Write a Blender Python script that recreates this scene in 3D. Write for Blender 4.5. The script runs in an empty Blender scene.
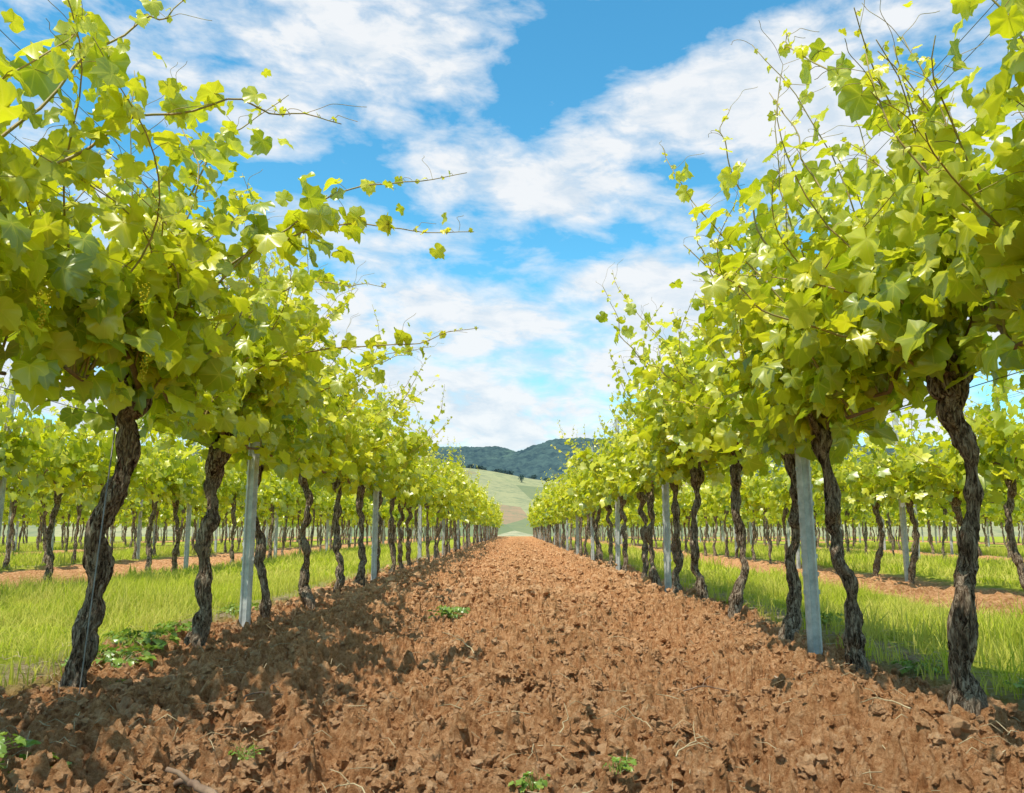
import bpy, math, numpy as np, random
from mathutils import Vector
R=np.random.RandomState(7); random.seed(7)
scene=bpy.context.scene
# ------------------------------------------------------------ numpy noise
def h2(ix,iy,s):
    n=(ix.astype(np.int64)*374761393+iy.astype(np.int64)*668265263+s*144269504)&0xffffffff
    n=((n^(n>>13))*1274126177)&0xffffffff
    return ((n^(n>>16))&0xffffff)/float(0xffffff)
def vn(X,Y,s=0):
    ix=np.floor(X);iy=np.floor(Y);fx=X-ix;fy=Y-iy
    fx=fx*fx*(3-2*fx);fy=fy*fy*(3-2*fy)
    a=h2(ix,iy,s);b=h2(ix+1,iy,s);c=h2(ix,iy+1,s);d=h2(ix+1,iy+1,s)
    return (a*(1-fx)+b*fx)*(1-fy)+(c*(1-fx)+d*fx)*fy
def fbm(X,Y,o=4,s=0):
    t=0;a=.5
    for i in range(o):
        t=t+a*vn(X*2**i+17.3*i,Y*2**i-9.1*i,s+i);a*=.5
    return t/(1-.5**o)
def sm(a,b,x):
    t=np.clip((x-a)/(b-a),0,1);return t*t*(3-2*t)
def facet(X,Y,cell,s):
    ix=np.floor(X/cell);iy=np.floor(Y/cell);out=np.full(X.shape,-9.)
    for di in(-1,0,1):
        for dj in(-1,0,1):
            a=ix+di;b=iy+dj
            cx=(a+h2(a,b,s))*cell;cy=(b+h2(a,b,s+1))*cell
            k=.15+.75*h2(a,b,s+3)**1.4;tx=(h2(a,b,s+4)-.5)*1.1;ty=(h2(a,b,s+5)-.5)*1.1
            d=np.sqrt((X-cx)**2+(Y-cy)**2)/cell
            out=np.maximum(out,(k-np.clip(d-.22,0,9)*1.7)*cell+tx*(X-cx)*.8+ty*(Y-cy)*.8)
    return np.maximum(out,-.15*cell)
# ------------------------------------------------------------ mesh builder
class MB:
    def __init__(s): s.V=[];s.F=[];s.M=[];s.C=[];s.n=0
    def add(s,v,f,m=0,c=(0,0,0)):
        v=np.asarray(v,float).reshape(-1,3);f=np.asarray(f,int).reshape(-1,3)
        c=np.asarray(c,float)
        if c.ndim==1:c=np.tile(c,(len(v),1))
        m=m if hasattr(m,'__len__') else np.full(len(f),m)
        s.V.append(v);s.F.append(f+s.n);s.M.append(m);s.C.append(c);s.n+=len(v)
    def pack(s):
        return np.concatenate(s.V),np.concatenate(s.F),np.concatenate(s.M),np.concatenate(s.C)
    def mesh(s,name,mats,smooth=True):
        V,F,M,C=s.pack()
        me=bpy.data.meshes.new(name)
        me.vertices.add(len(V));me.vertices.foreach_set('co',V.ravel())
        me.loops.add(len(F)*3);me.loops.foreach_set('vertex_index',F.ravel().astype(np.int32))
        me.polygons.add(len(F));me.polygons.foreach_set('loop_start',np.arange(0,len(F)*3,3,dtype=np.int32))
        me.polygons.foreach_set('loop_total',np.full(len(F),3,dtype=np.int32))
        for m in mats:me.materials.append(m)
        me.polygons.foreach_set('material_index',M.astype(np.int32))
        me.polygons.foreach_set('use_smooth',np.full(len(F),smooth))
        at=me.color_attributes.new('lc','FLOAT_COLOR','POINT')
        at.data.foreach_set('color',np.concatenate([C,np.ones((len(C),1))],1).ravel())
        me.update(calc_edges=True);return me
def inst(b,pk,loc,rot,sc):
    V,F,M,C=pk;ca,sa=math.cos(rot),math.sin(rot);W=V*np.asarray(sc)
    W=np.stack([W[:,0]*ca-W[:,1]*sa,W[:,0]*sa+W[:,1]*ca,W[:,2]],1)+np.asarray(loc)
    b.add(W,F,M,C)
def obj(name,me,loc=(0,0,0),rot=0,sc=1,parent=None):
    o=bpy.data.objects.new(name,me);o.location=loc;o.rotation_euler=(0,0,rot)
    o.scale=(sc,sc,sc) if not hasattr(sc,'__len__') else sc
    scene.collection.objects.link(o)
    if parent:o.parent=parent
    return o
def tube(P,r,seg=6,disp=None):
    P=np.asarray(P,float);n=len(P);r=np.broadcast_to(np.asarray(r,float),(n,))
    T=np.gradient(P,axis=0);T/=np.linalg.norm(T,axis=1)[:,None]+1e-9
    ref=np.array([.31,.95,.05]) if abs(T[:,1]).mean()<.7 else np.array([.95,.1,.31])
    A=np.cross(T,ref);A/=np.linalg.norm(A,axis=1)[:,None]+1e-9;B=np.cross(T,A)
    a=np.linspace(0,2*np.pi,seg,endpoint=False)
    rr=r[:,None]*np.ones(seg)
    if disp is not None: rr=rr*disp(a[None,:]*np.ones((n,1)),np.linspace(0,1,n)[:,None]*np.ones(seg))
    V=P[:,None]+rr[...,None]*(np.cos(a)[None,:,None]*A[:,None]+np.sin(a)[None,:,None]*B[:,None])
    V=V.reshape(-1,3);F=[]
    i=np.arange(n-1)[:,None]*seg;j=np.arange(seg)[None,:];k=(j+1)%seg
    F=np.concatenate([np.stack([i+j,i+k,i+seg+k],-1).reshape(-1,3),np.stack([i+j,i+seg+k,i+seg+j],-1).reshape(-1,3)])
    V=np.concatenate([V,P[-1:]]);m=len(V)-1
    cap=np.stack([(n-1)*seg+np.arange(seg),(n-1)*seg+(np.arange(seg)+1)%seg,np.full(seg,m)],1)
    return V,np.concatenate([F,cap])
# ------------------------------------------------------------ materials
def mat(name):
    m=bpy.data.materials.new(name);m.use_nodes=True;nt=m.node_tree;nt.nodes.clear()
    o=nt.nodes.new('ShaderNodeOutputMaterial');return m,nt,o
def N(nt,t,**k):
    n=nt.nodes.new('ShaderNode'+t)
    for a,b in k.items():setattr(n,a,b)
    return n
def L(nt,a,b):nt.links.new(a,b)
def ramp(nt,fac,stops):
    r=N(nt,'ValToRGB');e=r.color_ramp.elements
    while len(e)<len(stops):e.new(.5)
    for x,(p,c) in zip(e,stops):x.position=p;x.color=(*c,1)
    L(nt,fac,r.inputs[0]);return r.outputs[0]
def mixc(nt,f,a,b,mode='MIX'):
    m=N(nt,'Mix',data_type='RGBA',blend_type=mode)
    for s,v in((0,f),(6,a),(7,b)):
        if hasattr(v,'links'):L(nt,v,m.inputs[s])
        else:m.inputs[s].default_value=v if s==0 else (*v,1)
    return m.outputs[2]
def mth(nt,op,a,b=0.0,clamp=False):
    m=N(nt,'Math',operation=op,use_clamp=clamp)
    for s,v in((0,a),(1,b)):
        if hasattr(v,'links'):L(nt,v,m.inputs[s])
        else:m.inputs[s].default_value=v
    return m.outputs[0]
def noise(nt,scale,det=4,vec=None,rough=.6,dist=0):
    n=N(nt,'TexNoise');n.inputs['Scale'].default_value=scale;n.inputs['Detail'].default_value=det
    n.inputs['Roughness'].default_value=rough;n.inputs['Distortion'].default_value=dist
    if vec is not None:L(nt,vec,n.inputs['Vector'])
    return n.outputs['Fac']
def leafmat(name,dark,mid,young,trans=.5,tint=(1.1,1.15,.8),veins=.5,gloss=.07,patch=None):
    m,nt,o=mat(name)
    at=N(nt,'Attribute',attribute_name='lc');sp=N(nt,'SeparateColor');L(nt,at.outputs['Color'],sp.inputs[0])
    c=mixc(nt,sp.outputs[0],dark,mid)
    c=mixc(nt,sp.outputs[2],c,young)
    g=N(nt,'NewGeometry')
    if patch:
        c=mixc(nt,ramp(nt,noise(nt,1.3,4,g.outputs['Position'],.7),[(.42,(0,0,0)),(.62,(.85,.85,.85))]),c,patch)
    if veins>0:
        vv=mth(nt,'POWER',sp.outputs[1],5)
        c=mixc(nt,mth(nt,'MULTIPLY',vv,veins),c,(young[0]*1.03,young[1]*1.06,young[2]*2.2))
    back=mixc(nt,mth(nt,'MULTIPLY',g.outputs['Backfacing'],.3),c,(.40,.45,.15))
    d=N(nt,'BsdfDiffuse');L(nt,back,d.inputs['Color'])
    t=N(nt,'BsdfTranslucent');L(nt,mixc(nt,1.0,c,tint,'MULTIPLY'),t.inputs['Color'])
    mx=N(nt,'MixShader');mx.inputs[0].default_value=trans
    L(nt,d.outputs[0],mx.inputs[1]);L(nt,t.outputs[0],mx.inputs[2]);res=mx.outputs[0]
    if gloss:
        gl=N(nt,'BsdfGlossy');gl.inputs['Roughness'].default_value=.36
        m2=N(nt,'MixShader');m2.inputs[0].default_value=gloss;L(nt,res,m2.inputs[1]);L(nt,gl.outputs[0],m2.inputs[2]);res=m2.outputs[0]
    L(nt,res,o.inputs[0]);return m
M_leaf=leafmat('vine_leaf',(.21,.32,.008),(.78,.77,.020),(.92,.80,.045),trans=.52)
M_grass=leafmat('grass_blade',(.26,.35,.015),(.54,.60,.03),(.68,.62,.14),trans=.45,tint=(1.1,1.12,.8),veins=0,gloss=0,patch=(.62,.54,.16))
M_weed=leafmat('weed_leaf',(.10,.21,.02),(.20,.33,.03),(.38,.45,.06),trans=.35,veins=.4)
M_flower=leafmat('vine_blossom',(.60,.52,.03),(.72,.62,.04),(.76,.64,.06),trans=.3,veins=0,gloss=0)
def barkmat():
    m,nt,o=mat('vine_bark');tc=N(nt,'TexCoord')
    mp=N(nt,'Mapping');mp.inputs['Scale'].default_value=(1,1,.24);L(nt,tc.outputs['Object'],mp.inputs[0])
    a=noise(nt,80,6,mp.outputs[0],.74,1.2);b=noise(nt,13,4,tc.outputs['Object'],.7)
    c=ramp(nt,a,[(.40,(.022,.013,.009)),(.48,(.15,.095,.06)),(.61,(.55,.43,.31))])
    c=mixc(nt,mth(nt,'MULTIPLY',ramp(nt,b,[(.45,(0,0,0)),(.62,(1,1,1))]),.3),c,(.40,.32,.23))
    p=N(nt,'BsdfDiffuse');L(nt,c,p.inputs['Color'])
    bp=N(nt,'Bump');bp.inputs['Strength'].default_value=1;bp.inputs['Distance'].default_value=.02;L(nt,a,bp.inputs['Height'])
    L(nt,bp.outputs[0],p.inputs['Normal']);L(nt,p.outputs[0],o.inputs[0]);return m
M_bark=barkmat()
def simple(name,c1,c2,scale=20,rough=.6,metal=0,bump=.2,dist=.005):
    m,nt,o=mat(name);tc=N(nt,'TexCoord');a=noise(nt,scale,6,tc.outputs['Object'],.65)
    c=ramp(nt,a,[(.3,c1),(.7,c2)]);p=N(nt,'BsdfPrincipled');L(nt,c,p.inputs['Base Color'])
    p.inputs['Roughness'].default_value=rough;p.inputs['Metallic'].default_value=metal
    bp=N(nt,'Bump');bp.inputs['Strength'].default_value=bump;bp.inputs['Distance'].default_value=dist;L(nt,a,bp.inputs['Height'])
    L(nt,bp.outputs[0],p.inputs['Normal']);L(nt,p.outputs[0],o.inputs[0]);return m
M_shoot=simple('green_shoot',(.22,.22,.04),(.42,.26,.09),30,.5)
M_cane=simple('cane_wood',(.12,.07,.035),(.30,.19,.10),40,.7)
M_steel=simple('galvanised_steel',(.32,.33,.31),(.64,.63,.59),22,.6,.1,.2,.002)
M_wire=simple('wire_steel',(.14,.13,.12),(.28,.26,.24),10,.5,.4)
M_straw=simple('straw',(.34,.25,.13),(.58,.47,.28),9,.8)
M_stone=simple('limestone',(.30,.20,.12),(.52,.40,.28),30,.9,0,.8,.01)
M_deadwood=simple('dead_wood',(.14,.08,.05),(.32,.21,.13),30,.85)
def soil_nodes(nt,vec):
    a=noise(nt,2.2,4,vec,.65);b=noise(nt,34,9,vec,.84);c=noise(nt,120,5,vec,.8)
    col=ramp(nt,b,[(.34,(.15,.056,.022)),(.45,(.46,.21,.088)),(.56,(.72,.40,.20)),(.68,(.86,.60,.38))])
    col=mixc(nt,mth(nt,'MULTIPLY',ramp(nt,a,[(.38,(0,0,0)),(.62,(1,1,1))]),.25),col,(.46,.23,.10))
    hh=mth(nt,'ADD',b,mth(nt,'MULTIPLY',c,.45))
    return col,hh
def soilmat():
    m,nt,o=mat('soil_clod');tc=N(nt,'TexCoord');col,hh=soil_nodes(nt,tc.outputs['Object'])
    at=N(nt,'Attribute',attribute_name='lc');sp=N(nt,'SeparateColor');L(nt,at.outputs['Color'],sp.inputs[0])
    col=mixc(nt,mth(nt,'MULTIPLY',sp.outputs[0],.5),col,(.78,.50,.29))
    p=N(nt,'BsdfDiffuse');L(nt,col,p.inputs['Color'])
    bp=N(nt,'Bump');bp.inputs['Strength'].default_value=1;bp.inputs['Distance'].default_value=.02;L(nt,hh,bp.inputs['Height'])
    L(nt,bp.outputs[0],p.inputs['Normal']);L(nt,p.outputs[0],o.inputs[0]);return m
M_soil=soilmat()
def groundmat():
    m,nt,o=mat('ground_surface');tc=N(nt,'TexCoord');V=tc.outputs['Object']
    col,hh=soil_nodes(nt,V)
    at=N(nt,'Attribute',attribute_name='lc');sp=N(nt,'SeparateColor');L(nt,at.outputs['Color'],sp.inputs[0])
    g=ramp(nt,noise(nt,9,6,V,.7),[(.3,(.20,.26,.03)),(.55,(.38,.41,.05)),(.75,(.48,.42,.16))])
    dry=ramp(nt,noise(nt,30,7,V,.75),[(.3,(.16,.10,.055)),(.5,(.40,.29,.17)),(.7,(.56,.47,.33))])
    mp=N(nt,'Mapping');mp.inputs['Scale'].default_value=(.022,.012,0);mp.inputs['Rotation'].default_value=(0,0,.5);L(nt,V,mp.inputs[0])
    vo=N(nt,'TexVoronoi');vo.inputs['Scale'].default_value=1.0;L(nt,mp.outputs[0],vo.inputs['Vector'])
    sv=N(nt,'SeparateColor');L(nt,vo.outputs['Color'],sv.inputs[0])
    fld=ramp(nt,sv.outputs[0],[(.1,(.19,.22,.11)),(.3,(.44,.39,.22)),(.5,(.29,.31,.15)),(.7,(.40,.25,.16)),(.9,(.44,.40,.25))])
    w=N(nt,'TexWave');w.inputs['Scale'].default_value=.16;w.inputs['Distortion'].default_value=1.5;w.inputs['Detail'].default_value=2
    mr=N(nt,'Mapping');mr.inputs['Rotation'].default_value=(0,0,.9);L(nt,V,mr.inputs[0]);L(nt,mr.outputs[0],w.inputs[0])
    fld=mixc(nt,mth(nt,'MULTIPLY',mth(nt,'MULTIPLY',w.outputs['Fac'],sv.outputs[1]),.5),fld,(.15,.19,.10))
    fld=mixc(nt,ramp(nt,noise(nt,.16,9,V,.85),[(.46,(0,0,0)),(.6,(.7,.7,.7))]),fld,(.16,.20,.12))
    c=mixc(nt,sp.outputs[0],g,col)
    c=mixc(nt,sp.outputs[1],c,dry)
    c=mixc(nt,sp.outputs[2],c,fld)
    p=N(nt,'BsdfDiffuse');L(nt,c,p.inputs['Color'])
    bp=N(nt,'Bump');bp.inputs['Strength'].default_value=1;bp.inputs['Distance'].default_value=.024;L(nt,hh,bp.inputs['Height'])
    L(nt,bp.outputs[0],p.inputs['Normal']);L(nt,p.outputs[0],o.inputs[0]);return m
M_ground=groundmat()
def forestmat():
    m,nt,o=mat('forest_cover_hazed');tc=N(nt,'TexCoord');V=tc.outputs['Object']
    a=noise(nt,.05,8,V,.75);b=noise(nt,.006,4,V)
    c=ramp(nt,a,[(.35,(.030,.055,.072)),(.6,(.075,.120,.115))])  # bluish tones carry the aerial haze, painted into the forest colour
    c=mixc(nt,ramp(nt,b,[(.52,(0,0,0)),(.60,(.7,.7,.7))]),c,(.13,.20,.15))
    p=N(nt,'BsdfDiffuse');L(nt,c,p.inputs['Color']);L(nt,p.outputs[0],o.inputs[0]);return m
M_forest=forestmat()
# ------------------------------------------------------------ ground
XL=-1.45;XR=1.28
rowsL=[XL,-4.3,-7.1,-9.9,-12.7,-15.5,-18.3,-21.1];rowsR=[XR,4.1,6.9,9.7,12.5,15.3,18.1,20.9]
soilbands=[(-1.72,1.50),(-6.9,-4.45),(-12.5,-10.1),(-18.1,-15.7),(3.0,4.5),(8.2,9.9),(12.9,15.1),(18.3,20.7)]
grassbands=[(-4.35,-1.95),(-9.8,-7.15),(-15.3,-12.7),(1.72,2.95),(4.7,8.0),(10.1,12.7)]
def soilmask(X,Y):
    w=(fbm(X*3,Y*3,3,5)-.5)*.35
    s=np.zeros_like(X)
    for a,b in soilbands: s=np.maximum(s,sm(a-.08,a+.08,X+w)*(1-sm(b-.08,b+.08,X+w)))
    return s*(1-sm(72,75,Y))
def H(X,Y,detail=True):
    X=np.asarray(X,float);Y=np.asarray(Y,float)
    wob=(fbm(X*0+3,Y*.5,3,9)-.5)*.25
    x=X+wob
    prof=.05*np.exp(-((x+.98)/.22)**2)-.045*np.exp(-((x+.50)/.17)**2)+.035*np.exp(-((x-.1)/.3)**2)\
        -.04*np.exp(-((x-.62)/.15)**2)+.045*np.exp(-((x-.98)/.2)**2)
    prof=prof*(1-sm(60,75,Y))-.03*(sm(1.7,2.2,np.abs(X)))
    prof=prof+(fbm(X*.9,Y*.9,3,2)-.5)*.06*(1-sm(60,75,Y))
    z=prof
    if detail:
        s=soilmask(X,Y)
        wx=X+(fbm(X*22,Y*22,4,31)-.5)*.08;wy=Y+(fbm(X*22+50,Y*22,4,37)-.5)*.08
        big=facet(wx,wy,.11,40);mid=facet(wx,wy,.052,50);sml=facet(wx,wy,.025,60)
        amp=.3+1.0*sm(.3,.7,fbm(X*2.3,Y*2.3,3,77))
        rough=1-np.abs(fbm(X*26,Y*26,4,120)*2-1)
        z=z+s*((big*.5*amp+mid*.9*(.5+.5*amp)+sml*1.1)-.05+(rough-.8)*.05+(fbm(X*9,Y*9,3,70)-.5)*.06)*(1-sm(30,70,Y)*.5)
        z=z+(1-s)*(fbm(X*8,Y*8,3,71)-.5)*.02*(1-sm(40,80,Y))
    far=-5*sm(72,150,Y)+41*sm(170,560,Y)+(fbm(X*.006,Y*.006,3,80)-.5)*14*sm(150,300,Y)-6*np.tanh(X/25)*sm(150,500,Y)
    return z+far
def ground():
    ys=[1.0]
    while ys[-1]<62:ys.append(ys[-1]+max(.007,.0055*ys[-1]))
    while ys[-1]<5000:ys.append(ys[-1]*1.05)
    yb=[1.0-.03];st=.03
    while yb[-1]>-300:st*=1.12;yb.append(yb[-1]-st)
    ys=np.array(yb[::-1]+ys)
    xp=list(np.arange(0,1.72,.0075));st=.0075
    while xp[-1]<4000:st*=1.055;xp.append(xp[-1]+st)
    xs=np.array([-a for a in xp[:0:-1]]+xp)
    X,Y=np.meshgrid(xs,ys);Z=H(X,Y)
    ny,nx=X.shape
    i=np.arange(ny-1)[:,None]*nx;j=np.arange(nx-1)[None,:]
    a=(i+j);F=np.concatenate([np.stack([a,a+1,a+nx+1],-1).reshape(-1,3),np.stack([a,a+nx+1,a+nx],-1).reshape(-1,3)])
    s=soilmask(X,Y)
    dry=np.zeros_like(X)
    for r in rowsL+rowsR:
        dry=np.maximum(dry,np.exp(-((X-r-(.27 if r>0 else -.27))/.17)**4))
    dry=np.clip(dry*(fbm(X*5,Y*5,3,90)*1.7),0,1)*(1-s)*(1-sm(72,75,Y))
    C=np.stack([s,dry,sm(74,90,Y)],-1).reshape(-1,3)
    b=MB();b.add(np.stack([X,Y,Z],-1).reshape(-1,3),F,0,C)
    obj('ground',b.mesh('ground',[M_ground],False))
ground()
def icos(sub,seed,sharp=.35,cuts=7):
    import bmesh
    bm=bmesh.new();bmesh.ops.create_icosphere(bm,subdivisions=sub,radius=1)
    v=np.array([x.co[:] for x in bm.verts]);f=np.array([[q.index for q in p.verts] for p in bm.faces]);bm.free()
    rr=np.random.RandomState(seed)
    for k in range(cuts):
        n=rr.normal(size=3);n/=np.linalg.norm(n);d=.45+.4*rr.rand()
        t=v@n-d;v=v-np.clip(t,0,None)[:,None]*n*.85
    d=fbm(v[:,0]*1.9+seed*3+v[:,2],v[:,1]*1.9+v[:,2]*1.7,3,seed)-.5
    d2=fbm(v[:,0]*5+seed*3+v[:,2]*4,v[:,1]*5-v[:,2]*4.7,3,seed+3)-.5
    v=v*(1+d*sharp*2.6+d2*sharp*2.2)[:,None]
    v*=np.array([1,.75+.3*rr.rand(),.7+.3*rr.rand()]);return v,f
def clods():
    b=MB();hi=[icos(4 if k<5 else 3,k+1,.5) for k in range(12)];lo=[icos(1,k+20,.4) for k in range(10)];md=[icos(2,k+50,.5) for k in range(14)]
    def scat(n,tmpl,y0,y1,smin,smax,p,xlo=-1.65,xhi=1.45,dm=.1,up=.15):
        u=R.rand(n);y=y0*(y1/y0)**u;x=xlo+(xhi-xlo)*R.rand(n)
        dens=sm(.3,.62,fbm(x*2.5,y*2.5,2,5))+dm
        keep=R.rand(n)<dens;x=x[keep];y=y[keep];n=len(x)
        s=smin+(smax-smin)*R.rand(n)**p;z=H(x,y)
        for k,(v,f) in enumerate(tmpl):
            for q in np.where(np.arange(n)%len(tmpl)==k)[0]:
                a=R.rand()*6.28;t=(R.rand()-.5)*2.4;ca,sa=math.cos(a),math.sin(a)
                w=v@np.array([[1,0,0],[0,math.cos(t),-math.sin(t)],[0,math.sin(t),math.cos(t)]])@np.array([[ca,-sa,0],[sa,ca,0],[0,0,1]])
                b.add(w*s[q]+[x[q],y[q],z[q]+s[q]*up],f,0,(R.rand()**2,0,0))
    scat(1200,hi,1.35,6,.012,.038,2.4)
    scat(14000,md,1.3,9,.005,.017,1.3,dm=.4)
    scat(14000,lo,1.3,7,.003,.008,1.3,dm=.4)
    scat(9000,md,6,34,.014,.042,1.6,dm=.35)
    obj('soil_clods',b.mesh('soil_clods',[M_soil],False))
clods()
# ------------------------------------------------------------ leaf templates
def leaf_t(seed,hi=True):
    rr=np.random.RandomState(seed)
    if hi:
        A=[0,9,18,30,40,50,60,72,85,97,110,123,137,152,166];Q=[.70,.62,.63,.52,.57,.64,.56,.55,.47,.51,.55,.50,.49,.41,.36];VV=[1,.1,0,0,.1,1,.1,0,0,.1,1,.1,0,.7,0]
    else:
        A=[0,30,50,85,110,150];Q=[.73,.52,.65,.46,.56,.40];VV=[1,0,1,0,1,0]
    ang=np.radians(A+[180]+[-a for a in A[:0:-1]]);rad=np.array(Q+[.07]+Q[:0:-1]);ve=np.array(VV+[0]+VV[:0:-1])
    rad=rad*(1+rr.normal(size=len(rad))*.05)
    n=len(ang);x=np.sin(ang)*rad;y=np.cos(ang)*rad
    cup=rr.uniform(-.35,.65);fold=rr.uniform(.05,.55);bend=rr.uniform(.0,.8)
    def Z(x,y,o):
        return fold*np.abs(x)*.8-cup*(x*x+y*y)-bend*np.clip(y,0,1)**2+o
    rip=np.sin(ang*5+rr.rand()*6)*.06+rr.normal(size=n)*.025
    if hi:
        xm,ym=x*.55,y*.55
        v=np.concatenate([[[0,0,0]],np.stack([xm,ym,Z(xm,ym,rip*.3-.03*(1-ve))],1),np.stack([x,y,Z(x,y,rip)],1)])
        i=np.arange(n);k=(i+1)%n
        f=np.concatenate([np.stack([0*i,1+k,1+i],1),np.stack([1+i,1+k,1+n+k],1),np.stack([1+i,1+n+k,1+n+i],1)])
        vein=np.concatenate([[1],ve,ve*.8])
    else:
        v=np.concatenate([[[0,0,0]],np.stack([x,y,Z(x,y,rip)],1)]);i=np.arange(n);k=(i+1)%n
        f=np.stack([0*i,1+k,1+i],1);vein=np.concatenate([[.7],ve*.6])
    return v,f,vein
LT_hi=[leaf_t(s) for s in range(12)];LT_lo=[leaf_t(s+50,False) for s in range(10)]
def nrm(a):return a/(np.linalg.norm(a,axis=-1,keepdims=True)+1e-9)
def put_leaves(b,P,Tn,Nn,S,young,tmpls,m,rr):
    P=np.asarray(P);Nn=nrm(np.asarray(Nn));Tn=np.asarray(Tn);Tn=nrm(Tn-(Tn*Nn).sum(1,keepdims=True)*Nn);Sd=np.cross(Tn,Nn)
    S=np.asarray(S);young=np.asarray(young);k=rr.randint(len(tmpls),size=len(P));rn=rr.rand(len(P))
    for q,(v,f,ve) in enumerate(tmpls):
        I=np.where(k==q)[0]
        if len(I)==0:continue
        W=P[I,None]+S[I,None,None]*(v[None,:,0:1]*Sd[I,None]+v[None,:,1:2]*Tn[I,None]+v[None,:,2:3]*Nn[I,None])
        C=np.stack([np.repeat(rn[I,None],len(v),1),np.repeat(ve[None],len(I),0),np.repeat(young[I,None],len(v),1)],-1)
        F=f[None]+(np.arange(len(I))*len(v))[:,None,None]
        b.add(W.reshape(-1,3),F.reshape(-1,3),m,C.reshape(-1,3))
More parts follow.
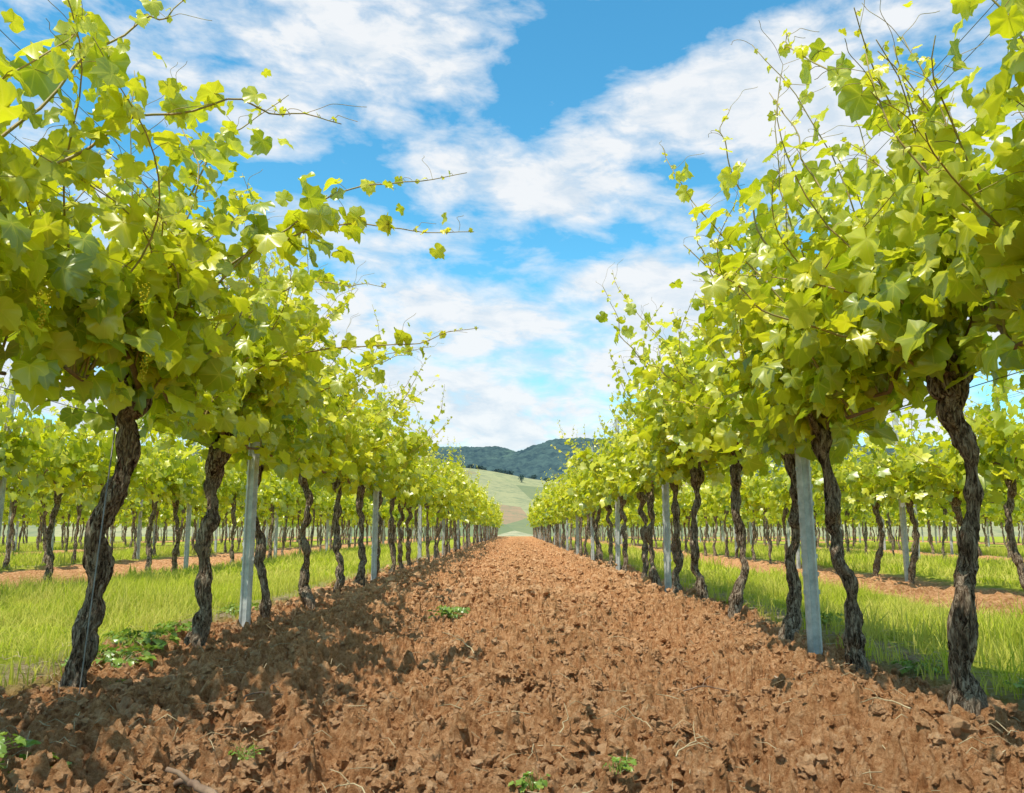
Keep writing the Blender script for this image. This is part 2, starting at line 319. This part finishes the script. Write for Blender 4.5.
# vine ------------------------------------------------------------
VM=[M_bark,M_cane,M_shoot,M_wire,M_leaf,M_flower]
def make_vine(name,seed,hi=True,path=None,rad=.024,extra=(),nshoot=18,dense=1.0,top=2.1,stake=False,tm=None,far=False,lsz=.118,pack=False):
    rr=np.random.RandomState(seed);b=MB();tm=tm or (LT_hi if hi else LT_lo)
    if path is None:
        lx,ly=rr.uniform(-.07,.07),rr.uniform(-.14,.14);ax,ay=rr.uniform(-.03,.03,2);ph=rr.rand()*6
        t=np.linspace(0,1,9);path=[(lx*q+ax*math.sin(q*6+ph)-ax*math.sin(ph),ly*q+ay*math.sin(q*7+ph)-ay*math.sin(ph),q*.93) for q in t]
    path=np.array(path,float);nr=120 if hi else 14;seg=40 if hi else 7
    tt=np.linspace(0,1,nr);tk=np.linspace(0,1,len(path))
    P=np.stack([np.interp(tt,tk,path[:,i]) for i in range(3)],1)
    for _ in range(8 if hi else 1):P[1:-1]=(P[:-2]+P[1:-1]*2+P[2:])/4
    P[:,0]+=(fbm(tt*8,tt*0+seed,2,seed)-.5)*.06;P[:,1]+=(fbm(tt*8,tt*0+seed,2,seed+3)-.5)*.06
    P[0,2]-=.05
    r=rad*(1.0+.35*np.exp(-tt*16)-.12*sm(.1,.6,tt)+.6*np.exp(-((tt-.94)/.07)**2)+(fbm(tt*10,tt*0+seed,2,4)-.5)*1.15)
    r[-1]*=.6
    def dsp(a,u):
        tw=a+u*3.0*(1 if seed%2 else -1)+seed
        rid=1-np.abs(vn(np.cos(tw)*2.6+10,np.sin(tw)*2.6+u*4,seed)*2-1)
        rid2=1-np.abs(vn(np.cos(tw)*6+10,np.sin(tw)*6+u*12,seed+1)*2-1)
        fl=vn(np.cos(tw)*9+10,np.sin(tw)*9+u*45,seed+5)
        lump=vn(np.cos(a)*1.5+5,np.sin(a)*1.5+u*15,seed+2)
        return .38+.30*rid+.30*rid2+.48*lump+.28*fl
    v,f=tube(P,r,seg,dsp if hi else None);b.add(v,f,0)
    head=P[-1]-[0,0,.03]
    if hi:
        for k in range(34):
            i0=rr.randint(6,nr-26);ln=rr.randint(7,20);a=rr.rand()*6.28;idx=np.arange(i0,i0+ln);q=np.linspace(0,1,ln)
            off=(r[idx]*1.02+.002+.010*q**2*rr.rand());aa=a+q*.5
            C0=P[idx]+np.stack([np.cos(aa)*off,np.sin(aa)*off,0*q],1);wv=np.stack([-np.sin(aa),np.cos(aa),0*q],1)*(.0035*np.sin(q*2.9+.15)[:,None])
            vv=np.concatenate([C0-wv,C0+wv]);j=np.arange(ln-1)
            b.add(vv,np.concatenate([np.stack([j,j+1,ln+j],1),np.stack([j+1,ln+j+1,ln+j],1)]),0)
    for k in range(5 if hi else 1):
        d=nrm(np.array([rr.normal()*.5,rr.choice([-1,1])*(.4+rr.rand()),.5+rr.rand()*.6]));l=rr.uniform(.05,.13)
        q=np.linspace(0,1,7)[:,None];pp=head+d*l*q+np.array([0,0,.03])*q*q
        v,f=tube(pp,rad*(.75-.4*q[:,0]),10 if hi else 5);b.add(v,f,0)
    canes=[]
    for sg in(-1,1):
        ln=.3 if (sg==1 and rr.rand()<.25) else .5
        q=np.linspace(0,1,14)
        pts=head+np.stack([rr.uniform(-.03,.03)*q+.02*np.sin(q*5+seed),sg*ln*q,.17*np.sin(np.clip(q*1.5,0,1)*np.pi)*rr.uniform(.4,1)+.03*q],1)
        v,f=tube(pts,np.interp(q,[0,.3,1],[.013,.009,.006]),7 if hi else 4);b.add(v,f,1);canes.append(pts)
    if stake:
        sx,sy=rr.uniform(-.04,.04),rr.choice([-1,1])*rr.uniform(.04,.07)
        v,f=tube(np.array([[path[0][0]+sx,path[0][1]+sy,-.05],[head[0]*.6+sx,head[1]*.6+sy,1.2]]),.0025,5);b.add(v,f,3)
    LP=[];LT=[];LN=[];LS=[];LY=[]
    def leaf(p,out,s,y,spread=.55):
        o=np.array([out*rr.uniform(.2,1),rr.normal()*.55,0])
        n=nrm(o*.75+np.array([0,0,.6])+rr.normal(size=3)*spread)
        t=np.array([o[0]*.7,o[1]*.7,-.7])+rr.normal(size=3)*.5
        LP.append(p);LT.append(t);LN.append(n);LS.append(s*(1.45 if far else 1));LY.append(y)
    def shoot(pts,rb,full=True,sz=.118,lf=.8):
        n=len(pts);u=np.linspace(0,1,n)
        if not far:
            v,f=tube(pts,np.interp(u,[0,1],[rb,.0014]),5 if hi else 3);b.add(v,f,2)
        L_=np.concatenate([[0],np.cumsum(np.linalg.norm(np.diff(pts,axis=0),axis=1))]);tot=L_[-1];d=.04;side=1
        while d<tot-.01:
            p=np.array([np.interp(d,L_,pts[:,i]) for i in range(3)]);t=d/tot
            side=-side
            s=sz*(1-.78*sm(.45,.95,t))*rr.uniform(.55,1.2)
            pl=s*rr.uniform(.4,.8)
            dirn=nrm(np.array([side*rr.uniform(.2,1),rr.normal()*.7,.35]))
            e=p+dirn*pl
            if hi:
                v,f=tube(np.array([p,p+dirn*pl*.5+[0,0,.006],e]),.0012,3);b.add(v,f,2)
            y=np.clip(.05+.95*t**2.0*rr.uniform(.5,1.4),0,1)
            out=np.sign(e[0]-head[0]+rr.normal()*.08) if abs(p[0])<.6 else side
            leaf(e,out,s,y)
            if full and t<lf and not far:
                for _k in range(rr.choice([0,1,2],p=[.3,.45,.25]) if hi else rr.choice([0,1],p=[.4,.6])):
                    q=p+np.array([rr.choice([-1,1])*rr.uniform(.04,.22),rr.normal()*.1,rr.uniform(-.09,.09)])
                    leaf(q,np.sign(q[0]),s*rr.uniform(.5,1.05)*(1 if hi else 1.15),y*.7+.15*rr.rand())
            d+=rr.uniform(.042,.07)*(1 if t<.8 else .8)*(1.35 if far else 1)
        if hi and rr.rand()<.95:
            for k in range(3):
                i=min(int(n*rr.uniform(.55,.99)),n-1);q=np.linspace(0,1,12)
                dd=nrm(np.array([rr.normal(),rr.normal()*.6,.6+rr.rand()]));l=rr.uniform(.08,.24)
                pp=pts[i]+dd*l*q[:,None]+np.stack([np.sin(q*8)*.015*q,np.cos(q*7)*.015*q,-.05*q*q],1)
                v,f=tube(pp,.0010,3);b.add(v,f,2)
    cp=np.concatenate(canes)
    for k in range(nshoot):
        p=cp[rr.randint(len(cp))].copy()
        if k<3:p=head+rr.normal(size=3)*.02
        ln=rr.uniform(.6,1.08)*(top-.9)/1.15
        longer=k%5==4
        if longer:ln=(top-.9)/1.15*rr.uniform(1.15,1.42)
        d=np.array([rr.normal()*.3,rr.normal()*.2,1.0]);n=16;pts=[p]
        cur=rr.normal(size=2)*.06
        for i in range(n):
            d=d+np.array([cur[0]+rr.normal()*.09,cur[1]+rr.normal()*.07,-.02*(i>10)])
            if abs(p[0])>.27:d[0]-=np.sign(p[0])*.18
            d=nrm(d);p=p+d*ln/n;pts.append(p)
        shoot(np.array(pts),.0042,True,lsz,.55 if longer else .8)
    for k in range(int((85 if hi else (30 if far else 55))*dense)):
        q=np.array([rr.normal()*.16,rr.uniform(-.55,.55),rr.uniform(.86 if hi else .74,1.25)])+[head[0]*.5,0,0]
        leaf(q,np.sign(q[0]+rr.normal()*.05),rr.uniform(.06,.12),.15*rr.rand())
    for E in extra:
        E=np.array(E,float);m=max(10,int(len(E)*6));tk=np.linspace(0,1,len(E));q=np.linspace(0,1,m)
        pts=np.stack([np.interp(q,tk,E[:,i]) for i in range(3)],1)
        for _ in range(5):pts[1:-1]=(pts[:-2]+pts[1:-1]*2+pts[2:])/4
        pts[:,0]+=(vn(q*7,q*0,seed+9)-.5)*.05;pts[:,2]+=(vn(q*8,q*0,seed+8)-.5)*.05
        shoot(pts,.0055,True,.105)
    put_leaves(b,LP,LT,LN,LS,LY,tm,4,rr)
    if hi and tm is LT_hi:
        oc=np.array([[1,0,0],[-1,0,0],[0,1,0],[0,-1,0],[0,0,1],[0,0,-1]],float);of=np.array([[0,2,4],[2,1,4],[1,3,4],[3,0,4],[2,0,5],[1,2,5],[3,1,5],[0,3,5]])
        for k in range(3):
            c=np.array([rr.choice([-1,1])*rr.uniform(.2,.34),rr.uniform(-.45,.45),rr.uniform(1.0,1.4)])
            for j in range(70):
                t=rr.rand();w=.022*(1-t*.8);a=rr.rand()*6.28
                b.add(oc*rr.uniform(.002,.0038)+c+[math.cos(a)*w*rr.rand()**.4,math.sin(a)*w*rr.rand()**.4,-t*.10],of,5,(rr.rand(),0,rr.rand()))
    return b.pack() if pack else b.mesh(name,VM)
def hz(x,y):return float(H(np.array([x]),np.array([y]),False)[0])
def nv(x,y,seed,path=None,**k):
    obj('grapevine',make_vine('grapevine_mesh',seed,True,path,**k),(x,y,hz(x,y)))
nv(XL,1.85,101,extra=[[(0.1,.2,1.3),(.35,.35,1.6),(.65,.45,1.72),(.95,.5,1.68)],[(0.05,.2,1.4),(.3,.4,1.9),(.5,.5,2.1)]],rad=.028,nshoot=27,top=2.25,lsz=.105)
nv(XL,2.92,102,path=[(0,0,0),(.01,0,.2),(.02,0,.4),(.07,0,.6),(.11,0,.8),(.115,0,.97)],rad=.027,nshoot=26,top=2.2,lsz=.112,
   extra=[[(.2,.0,1.2),(.45,.05,1.5),(.75,.1,1.72),(1.0,.12,1.80),(1.26,.12,1.84)],[(.2,.0,1.3),(.5,.1,1.56),(.9,.1,1.62),(1.29,.1,1.60)],[(.1,0,1.4),(.3,.1,1.9),(.55,.2,2.2)]],stake=True)
nv(XL,3.97,103,path=[(0,0,0),(.02,0,.15),(-.01,0,.35),(.04,0,.55),(.03,0,.75),(.06,0,.92)],rad=.025,nshoot=22,top=2.2,
   extra=[[(.1,0,1.2),(.5,0,1.35),(.9,0,1.38),(1.25,0,1.46)],[(.1,0,1.5),(.45,0,1.7),(.8,0,1.66)]])
nv(XL,5.0,104,rad=.025,extra=[[(.1,0,1.2),(.5,0,1.45),(.8,0,1.55)]])
nv(XL,6.05,105,rad=.024,extra=[[(.1,0,1.5),(.5,0,1.75),(.85,0,1.8)]])
nv(XL,7.1,106);nv(XL,8.1,107,extra=[[(.1,0,1.4),(.4,0,1.8),(.6,0,2.2)]])
nv(XR,1.45,201,rad=.028,nshoot=26,lsz=.1)
nv(XR-.07,2.43,202,path=[(0,0,0),(.015,0,.15),(.05,0,.35),(.085,0,.55),(.09,0,.7),(.04,0,.85),(.01,0,.93)],rad=.026,nshoot=27,lsz=.105,top=2.1,
   extra=[[(0,0,.93),(-.2,.05,1.05),(-.5,.1,1.18),(-.68,.12,1.34)],[(-.1,.2,1.3),(-.2,.3,1.7),(-.30,.4,2.0)]])
nv(XR-.02,3.25,203,path=[(0,0,0),(-.02,0,.2),(-.06,0,.4),(-.05,0,.6),(-.09,0,.9)],rad=.022,nshoot=20,extra=[[(-.1,0,1.4),(-.3,0,1.75),(-.42,0,2.0),(-.40,0,2.22)]])
nv(XR,4.12,204,rad=.025,extra=[[(-.1,0,1.4),(-.3,0,1.8),(-.4,0,2.15)]])
nv(XR,5.15,205,rad=.024,extra=[[(-.1,0,1.2),(-.4,0,1.5),(-.6,0,1.55)]]);nv(XR,6.0,206,rad=.023,extra=[[(-.1,0,1.4),(-.5,0,1.8),(-.65,0,2.25)]])
nv(XR,6.95,207);nv(XR,7.9,208)
VH=[make_vine('v',300+i,True,nshoot=14,rad=.024,tm=LT_lo,pack=True) for i in range(5)]
VL=[make_vine('v',400+i,False,nshoot=13,rad=.028,pack=True) for i in range(7)]
VF=[make_vine('v',500+i,False,nshoot=11,rad=.028,far=True,pack=True) for i in range(6)]
for r in rowsL+rowsR:
    b=MB()
    main=r in(XL,XR)
    for y in np.arange(-2 if main else 0,64 if abs(r)<8 else 52,1.0):
        y=y+random.uniform(-.12,.12)
        if main and (1.0<y<(8.55 if r==XL else 8.3)):continue
        if not main and y<abs(r)*1.15:continue
        pool=VH if (y<13 and abs(r)<5) else (VL if y<22 else VF)
        inst(b,random.choice(pool),(random.uniform(-.04,.04),y,hz(r,y)),random.choice([0,math.pi])+random.uniform(-.08,.08),
            (random.uniform(.92,1.1),random.uniform(.95,1.1),random.uniform(.93,1.07)))
    obj('vineyard_row',b.mesh('vineyard_row',VM),(r,0,0))
# ------------------------------------------------------------ posts and wires
def post_mesh():
    b=MB();w,d,t=.028,.018,.0025
    prof=[(-w,d),(-w,-d*.2),(-w*.55,-d),(-w*.3,-d*.55),(w*.3,-d*.55),(w*.55,-d),(w,-d*.2),(w,d),(w*.6,d),(w*.6,d-t),(w-t*1.3,d-t),(w-t*1.3,-d*.1),(w*.5,-d+t*1.5),(w*.27,-d*.55+t),(-w*.27,-d*.55+t),(-w*.5,-d+t*1.5),(-w+t*1.3,-d*.1),(-w+t*1.3,d-t),(-w*.6,d-t),(-w*.6,d)]
    n=len(prof);zs=[-.1,1.9]
    V=[(x,y,z) for z in zs for x,y in prof]
    i=np.arange(n);k=(i+1)%n
    F=np.concatenate([np.stack([i,k,k+n],1),np.stack([i,k+n,i+n],1)])
    b.add(V,F)
    T=[]
    for a in range(n//2-1):T+= [[n+a,n+a+1,n+n-1-a],[n+a+1,n+n-2-a,n+n-1-a]]
    b.add(V,T)
    for z in np.arange(.25,1.88,.075):
        for s in(-1,1):
            c=np.array([s*(w+.003),.002,z]);q=np.array([[-.003,-.005,-.008],[.003,-.005,-.004],[.003,.005,-.004],[-.003,.005,-.008],[-.003,-.005,.01],[.003,-.005,.012],[.003,.005,.012],[-.003,.005,.01]])
            if s<0:q[:,0]*=-1
            b.add(c+q,[[0,1,5],[0,5,4],[1,2,6],[1,6,5],[2,3,7],[2,7,6],[3,0,4],[3,4,7],[4,5,6],[4,6,7],[0,3,2],[0,2,1]])
    return b.mesh('trellis_post',[M_steel],False)
PM=post_mesh()
for r in rowsL+rowsR:
    off={XL:4.65,XR:3.68}.get(r,random.uniform(0,4)); sp=4.15 if r<0 else 3.5
    y=off-sp*(2 if abs(r)<2 else 0)
    while y<64:
        if y>abs(r)*1.1 or abs(r)<2:
            o=obj('trellis_post',PM,(r-(.03 if r==XR else 0),y,hz(r,y)),random.uniform(-.1,.1),(1,1,random.uniform(.97,1.03)))
            o.rotation_euler[1]=random.uniform(-.015,.015)
        y+=sp
for r in rowsL[:4]+rowsR[:4]:
    b=MB()
    for z in(.9,1.25,1.6,1.86):
        for dx in((0,) if z==.9 else(-.032,.032)):
            v,f=tube(np.array([[dx,-3,z],[dx,20,z-.01],[dx,45,z],[dx,64,z]]),.0013,4);b.add(v,f)
    obj('trellis_wire',b.mesh('trellis_wire',[M_wire]),(r,0,0))
# ------------------------------------------------------------ grass
def blades(b,n,w,l,hmin,hmax,rr,wid=.004,m=0):
    x=(rr.rand(n)-.5)*w;y=(rr.rand(n)-.5)*l;h=(hmin+(hmax-hmin)*rr.rand(n)**1.5)
    h*=.4+1.2*fbm(x*4+n,y*4,2,rr.randint(99))
    a=rr.rand(n)*6.283;bend=rr.uniform(.2,.95,n)*h;dx=np.cos(a);dy=np.sin(a);wd=wid*rr.uniform(.6,1.3,n)
    V=[]
    for t in(0,.4,.75,1):
        ww=wd*(1-t**1.6);cx=x+dx*bend*t*t;cy=y+dy*bend*t*t;cz=h*(t-.25*t*t*(bend/h))
        if t<1:
            V.append(np.stack([cx-dy*ww,cy+dx*ww,cz],1));V.append(np.stack([cx+dy*ww,cy-dx*ww,cz],1))
        else:V.append(np.stack([cx,cy,cz],1))
    V=np.stack(V,1)
    f=np.array([[0,1,3],[0,3,2],[2,3,5],[2,5,4],[4,5,6]])
    F=f[None]+(np.arange(n)*7)[:,None,None]
    r1=np.repeat(rr.rand(n)[:,None],7,1);y1=np.repeat((rr.rand(n)**3)[:,None],7,1)
    b.add(V.reshape(-1,3),F.reshape(-1,3),m,np.stack([r1,r1*0,y1],-1).reshape(-1,3))
GH=[];GL=[]
for k in range(5):
    rr=np.random.RandomState(k);b=MB();blades(b,2300,1.15,1.15,.04,.18,rr,.0026);GH.append(b.pack())
for k in range(4):
    rr=np.random.RandomState(k+9);b=MB();blades(b,550,1.25,1.25,.05,.18,rr,.008);GL.append(b.pack())
gb=MB()
for a,bb in grassbands:
    n=max(1,int(round((bb-a)/1.0)));st=(bb-a)/n
    y=.5
    while y<30:
        for k in range(n):
            x=a+st*(k+.5)
            if y>abs(x)*1.1-1.5:
                inst(gb,random.choice(GH if y<9 and abs(x)<5 else GL),(x+random.uniform(-.05,.05),y+random.uniform(-.1,.1),hz(x,y)),random.choice([0,1.57,3.14,4.71])+random.uniform(-.1,.1),
                    (st/1.02,1,random.uniform(.5,1.25)))
        y+=1.0
obj('grass',gb.mesh('grass',[M_grass]))
b=MB();rr=np.random.RandomState(55)
for k in range(520):
    s=random.choice([-1,1]);y=1.6*(20/1.6)**random.random();x=(XL-random.uniform(.15,.6)) if s<0 else (XR+random.uniform(.15,.5))
    bb=MB();blades(bb,14,.09,.09,.03,.14,rr,.0026);v=bb.V[0]+[x,y,hz(x,y)];b.add(v,bb.F[0],0,bb.C[0])
obj('grass_tufts',b.mesh('grass_tufts',[M_grass]))
b=MB()
for k in range(2600):
    y=1.4*(16/1.4)**random.random();q=random.random()
    if q<.3:x=XL-random.uniform(.05,.55)
    elif q<.6:x=XR+random.uniform(.05,.5)
    else:x=random.uniform(-1.3,1.2)
    a=random.random()*6.28;l=random.uniform(.02,.10);z=float(H(np.array([x]),np.array([y]))[0])+.012
    d=np.array([math.cos(a),math.sin(a),0])*l
    v,f=tube(np.array([[x,y,z],[x+d[0]*.5,y+d[1]*.5,z+random.uniform(.0,.02)],[x+d[0],y+d[1],z+random.uniform(-.005,.01)]]),random.uniform(.0006,.0013),3);b.add(v,f)
obj('straw_litter',b.mesh('straw_litter',[M_straw]))
# ------------------------------------------------------------ weeds
def weed(seed,n=26,spread=.09,sz=.05,hgt=.06):
    rr=np.random.RandomState(seed);b=MB();P=[];T=[];Nn=[];S=[];Y=[]
    for k in range(n):
        a=rr.rand()*6.28;l=spread*rr.uniform(.3,1);e=np.array([math.cos(a)*l,math.sin(a)*l,hgt*rr.uniform(.4,1.2)])
        v,f=tube(np.array([[0,0,0],e*[.5,.5,.8],e]),.0012,3);b.add(v,f,0,(.5,0,.4))
        P.append(e);T.append([math.cos(a),math.sin(a),-.3+rr.normal()*.3]);Nn.append([math.cos(a)*.3+rr.normal()*.3,math.sin(a)*.3,1+rr.normal()*.3]);S.append(sz*rr.uniform(.4,1.1));Y.append(rr.rand()*.5)
    put_leaves(b,P,T,Nn,S,Y,LT_hi,0,rr);blades(b,26,spread,spread,.04,.12,rr,.0022)
    return b.mesh('leafy_weed',[M_weed])
W=[weed(i,18,.08,.035,.05) for i in range(3)]+[weed(9,60,.18,.05,.09)]
def gz(x,y):return float(H(np.array([x]),np.array([y]))[0])
for x,y,k,s in [(-1.02,1.62,3,.7),(-.99,1.8,3,.45),(-.62,2.05,0,.5),(.03,1.72,1,.5),(-1.58,3.45,3,.9),(-1.62,3.8,3,.9),(-1.55,3.1,0,.7),(-1.6,4.2,3,.7),(-.42,5.6,3,.75),(-1.35,3.0,1,.5),
    (.2,1.75,1,.45),(1.5,3.3,3,.5),(1.55,2.7,0,.8),(-1.7,5.4,3,.8),(1.6,4.6,3,.6)]:
    obj('leafy_weed',W[k],(x,y,gz(x,y)+.01),random.random()*6,s)
for x,y,s,sd in [(-1.29,2.14,.05,3),(.89,3.05,.026,5),(-.55,1.95,.014,6),(.7,2.4,.012,2)]:
    v,f=icos(3,sd*7,.45);b=MB();b.add(v*s,f);obj('limestone_rock',b.mesh('limestone_rock',[M_stone],False),(x,y,gz(x,y)+s*.1),random.random()*6)
def twig(x,y,a,l,r):
    q=np.linspace(0,1,10);rr=np.random.RandomState(int(abs(x*1000)));pts=np.stack([math.cos(a)*l*(q-.5)+rr.normal(size=10)*.003,math.sin(a)*l*(q-.5)+rr.normal(size=10)*.003,.024+.02*np.sin(q*3.1)+rr.normal(size=10)*.002],1)
    b=MB();v,f=tube(pts,np.interp(q,[0,1],[r,r*.5]),6);b.add(v,f)
    p0=pts[5];v,f=tube(np.array([p0,p0+[math.cos(a+.7)*l*.15,math.sin(a+.7)*l*.15,.02],p0+[math.cos(a+.6)*l*.3,math.sin(a+.6)*l*.3,.025]]),r*.5,5);b.add(v,f)
    obj('vine_twig',b.mesh('vine_twig',[M_straw if r<.003 else M_deadwood]),(x,y,gz(x,y)))
for t in [(-.23,3.7,1.9,.35,.0022),(-.32,1.75,2.4,.14,.0018),(-.36,1.72,1.7,.10,.0014),(-.62,1.72,2.5,.16,.010),(-.58,2.25,.1,.16,.006),(.38,1.9,.8,.16,.0015),(.3,2.2,2.2,.12,.0015),(.12,2.1,1.2,.12,.0015),(-.75,2.6,.6,.15,.003),(.6,2.9,.3,.2,.003),(.95,2.3,2.6,.12,.002)]:twig(*t)
# ------------------------------------------------------------ far hills and trees
def hill(name,yc,base,prof,depth,seed):
    xs=np.linspace(-1800,1800,700);ts=np.linspace(-1,1,90);X,Tt=np.meshgrid(xs,ts)
    top=prof(xs)[None,:];c=np.cos(Tt*np.pi/2)
    Z=base+(top-base)*c**.8+(fbm(X*.015,Tt*9,4,seed)-.5)*16*c+(h2(np.round(X/5),np.round(Tt*60),seed)-.5)*6
    Y=yc+Tt*depth;ny,nx=X.shape;i=np.arange(ny-1)[:,None]*nx;j=np.arange(nx-1)[None,:];a=i+j
    F=np.concatenate([np.stack([a,a+1,a+nx+1],-1).reshape(-1,3),np.stack([a,a+nx+1,a+nx],-1).reshape(-1,3)])
    b=MB();b.add(np.stack([X,Y,Z],-1).reshape(-1,3),F);obj(name,b.mesh(name,[M_forest]))
hill('forested_hill',1500,10,lambda x:110+34*sm(-30,80,x)+26*fbm(x*.004,x*0,3,3)-8*sm(100,500,x),420,11)
hill('forested_hill',2400,10,lambda x:205+40*fbm(x*.002+4,x*0,3,6)-25*sm(-60,60,x),500,12)
b=MB();rr=np.random.RandomState(3)
def ftree(x,y,hh):
    z=float(H(np.array([x]),np.array([y]),False)[0])
    v,f=tube(np.array([[x,y,z-.5],[x,y,z+hh*.5]]),[.3,.15],5);b.add(v,f)
    n=170;d=nrm(rr.normal(size=(n,3)));rad=rr.rand(n,1)**.4*(.8+.4*rr.rand(n,1))
    c=np.array([x,y,z+hh*.6])+d*rad*np.array([hh*.42,hh*.42,hh*.42])
    t=rr.normal(size=(n,3,3))*hh*.075
    b.add((c[:,None]+t).reshape(-1,3),np.arange(n*3).reshape(-1,3))
for k in range(16):
    ftree(rr.uniform(-160,160),rr.choice([420,480,560])+rr.normal()*8,rr.uniform(2.5,4))
for k in range(150):ftree(rr.uniform(-200,200),590+rr.normal()*10,rr.uniform(3.5,6))
obj('tree_line',b.mesh('tree_line',[M_forest]))
# ------------------------------------------------------------ sky + sun
sunv=Vector((-.30,-.44,1.15)).normalized()
el=math.asin(sunv.z);rot=math.atan2(sunv.x,sunv.y)
w=bpy.data.worlds.new('World');scene.world=w;w.use_nodes=True;nt=w.node_tree;nt.nodes.clear()
out=nt.nodes.new('ShaderNodeOutputWorld')
sky=nt.nodes.new('ShaderNodeTexSky');sky.sky_type='NISHITA';sky.sun_disc=False;sky.sun_elevation=el;sky.sun_rotation=rot
sky.air_density=1.0;sky.dust_density=.4;sky.ozone_density=1.6
hs=N(nt,'HueSaturation');hs.inputs['Saturation'].default_value=1.14;hs.inputs['Value'].default_value=1.45;L(nt,mixc(nt,1.0,sky.outputs[0],(.72,1.12,1.06),'MULTIPLY'),hs.inputs['Color'])
tc=N(nt,'TexCoord');sx=N(nt,'SeparateXYZ');L(nt,tc.outputs['Generated'],sx.inputs[0])
az=mth(nt,'ARCTAN2',sx.outputs[0],sx.outputs[1]);ele=mth(nt,'ARCSINE',sx.outputs[2])
cx=N(nt,'CombineXYZ');L(nt,mth(nt,'ADD',az,mth(nt,'MULTIPLY',ele,.35)),cx.inputs[0]);L(nt,mth(nt,'MULTIPLY',ele,2.3),cx.inputs[1])
n1=noise(nt,5.0,9,cx.outputs[0],.56,.25);n2=noise(nt,16,6,cx.outputs[0],.6,.3)
D=math.radians
tot=mth(nt,'ADD',mth(nt,'MULTIPLY',mth(nt,'SUBTRACT',n1,.5),2.6),mth(nt,'MULTIPLY',mth(nt,'SUBTRACT',n2,.5),.9))
tot=mth(nt,'ADD',tot,.18)
for a0,e0,ra,re,am in [(-12,29,6,4.5,.7),(16,27.5,9,3.0,.8),(2,23.5,8,2.6,.7),(-4,31.5,3,1.6,.3),(23,22,5,5,.45),(0,8,40,7,.48),(8,15.5,8,2.5,.3),(-8,15,6,3,.25),
    (1.2,28.5,4,2.8,-.8),(-10.5,23.5,3.6,1.7,-.7),(12.5,23,4,1.3,-.6),(13,32.5,7,1.8,-.6),(8,19.5,5,1,-.3),(-3,17.5,4,1.2,-.3)]:
    g=mth(nt,'ADD',mth(nt,'POWER',mth(nt,'ABSOLUTE',mth(nt,'DIVIDE',mth(nt,'SUBTRACT',az,D(a0)),D(ra))),2),mth(nt,'POWER',mth(nt,'ABSOLUTE',mth(nt,'DIVIDE',mth(nt,'SUBTRACT',ele,D(e0)),D(re))),2))
    tot=mth(nt,'ADD',tot,mth(nt,'MULTIPLY',mth(nt,'EXPONENT',mth(nt,'MULTIPLY',g,-1)),am))
cf=ramp(nt,tot,[(.03,(0,0,0)),(.28,(.42,.42,.42)),(.62,(.95,.95,.95))])
shade=ramp(nt,n2,[(.36,(.72,.82,.92)),(.56,(.96,.98,1.0))])
b1=N(nt,'Background');b1.inputs[1].default_value=.15;L(nt,hs.outputs[0],b1.inputs[0])
b2=N(nt,'Background');b2.inputs[1].default_value=.97;L(nt,shade,b2.inputs[0])
ms=N(nt,'MixShader');L(nt,cf,ms.inputs[0]);L(nt,b1.outputs[0],ms.inputs[1]);L(nt,b2.outputs[0],ms.inputs[2]);L(nt,ms.outputs[0],out.inputs[0])
sl=bpy.data.lights.new('sun','SUN');sl.energy=5;sl.angle=math.radians(.55);sl.color=(1,.95,.82)
so=bpy.data.objects.new('sun',sl);so.rotation_euler=sunv.to_track_quat('Z','Y').to_euler();so.location=(-10,-5,20);scene.collection.objects.link(so)
# ------------------------------------------------------------ camera
cd=bpy.data.cameras.new('camera');cd.sensor_fit='HORIZONTAL';cd.sensor_width=36;cd.lens=29.9;cd.clip_end=9000;cd.clip_start=.05
co=bpy.data.objects.new('camera',cd);co.location=(0,0,.5);co.rotation_euler=(math.radians(90+8.93),0,math.radians(.3));scene.collection.objects.link(co)
scene.camera=co
scene.view_settings.view_transform='Standard';scene.view_settings.look='None';scene.view_settings.exposure=0
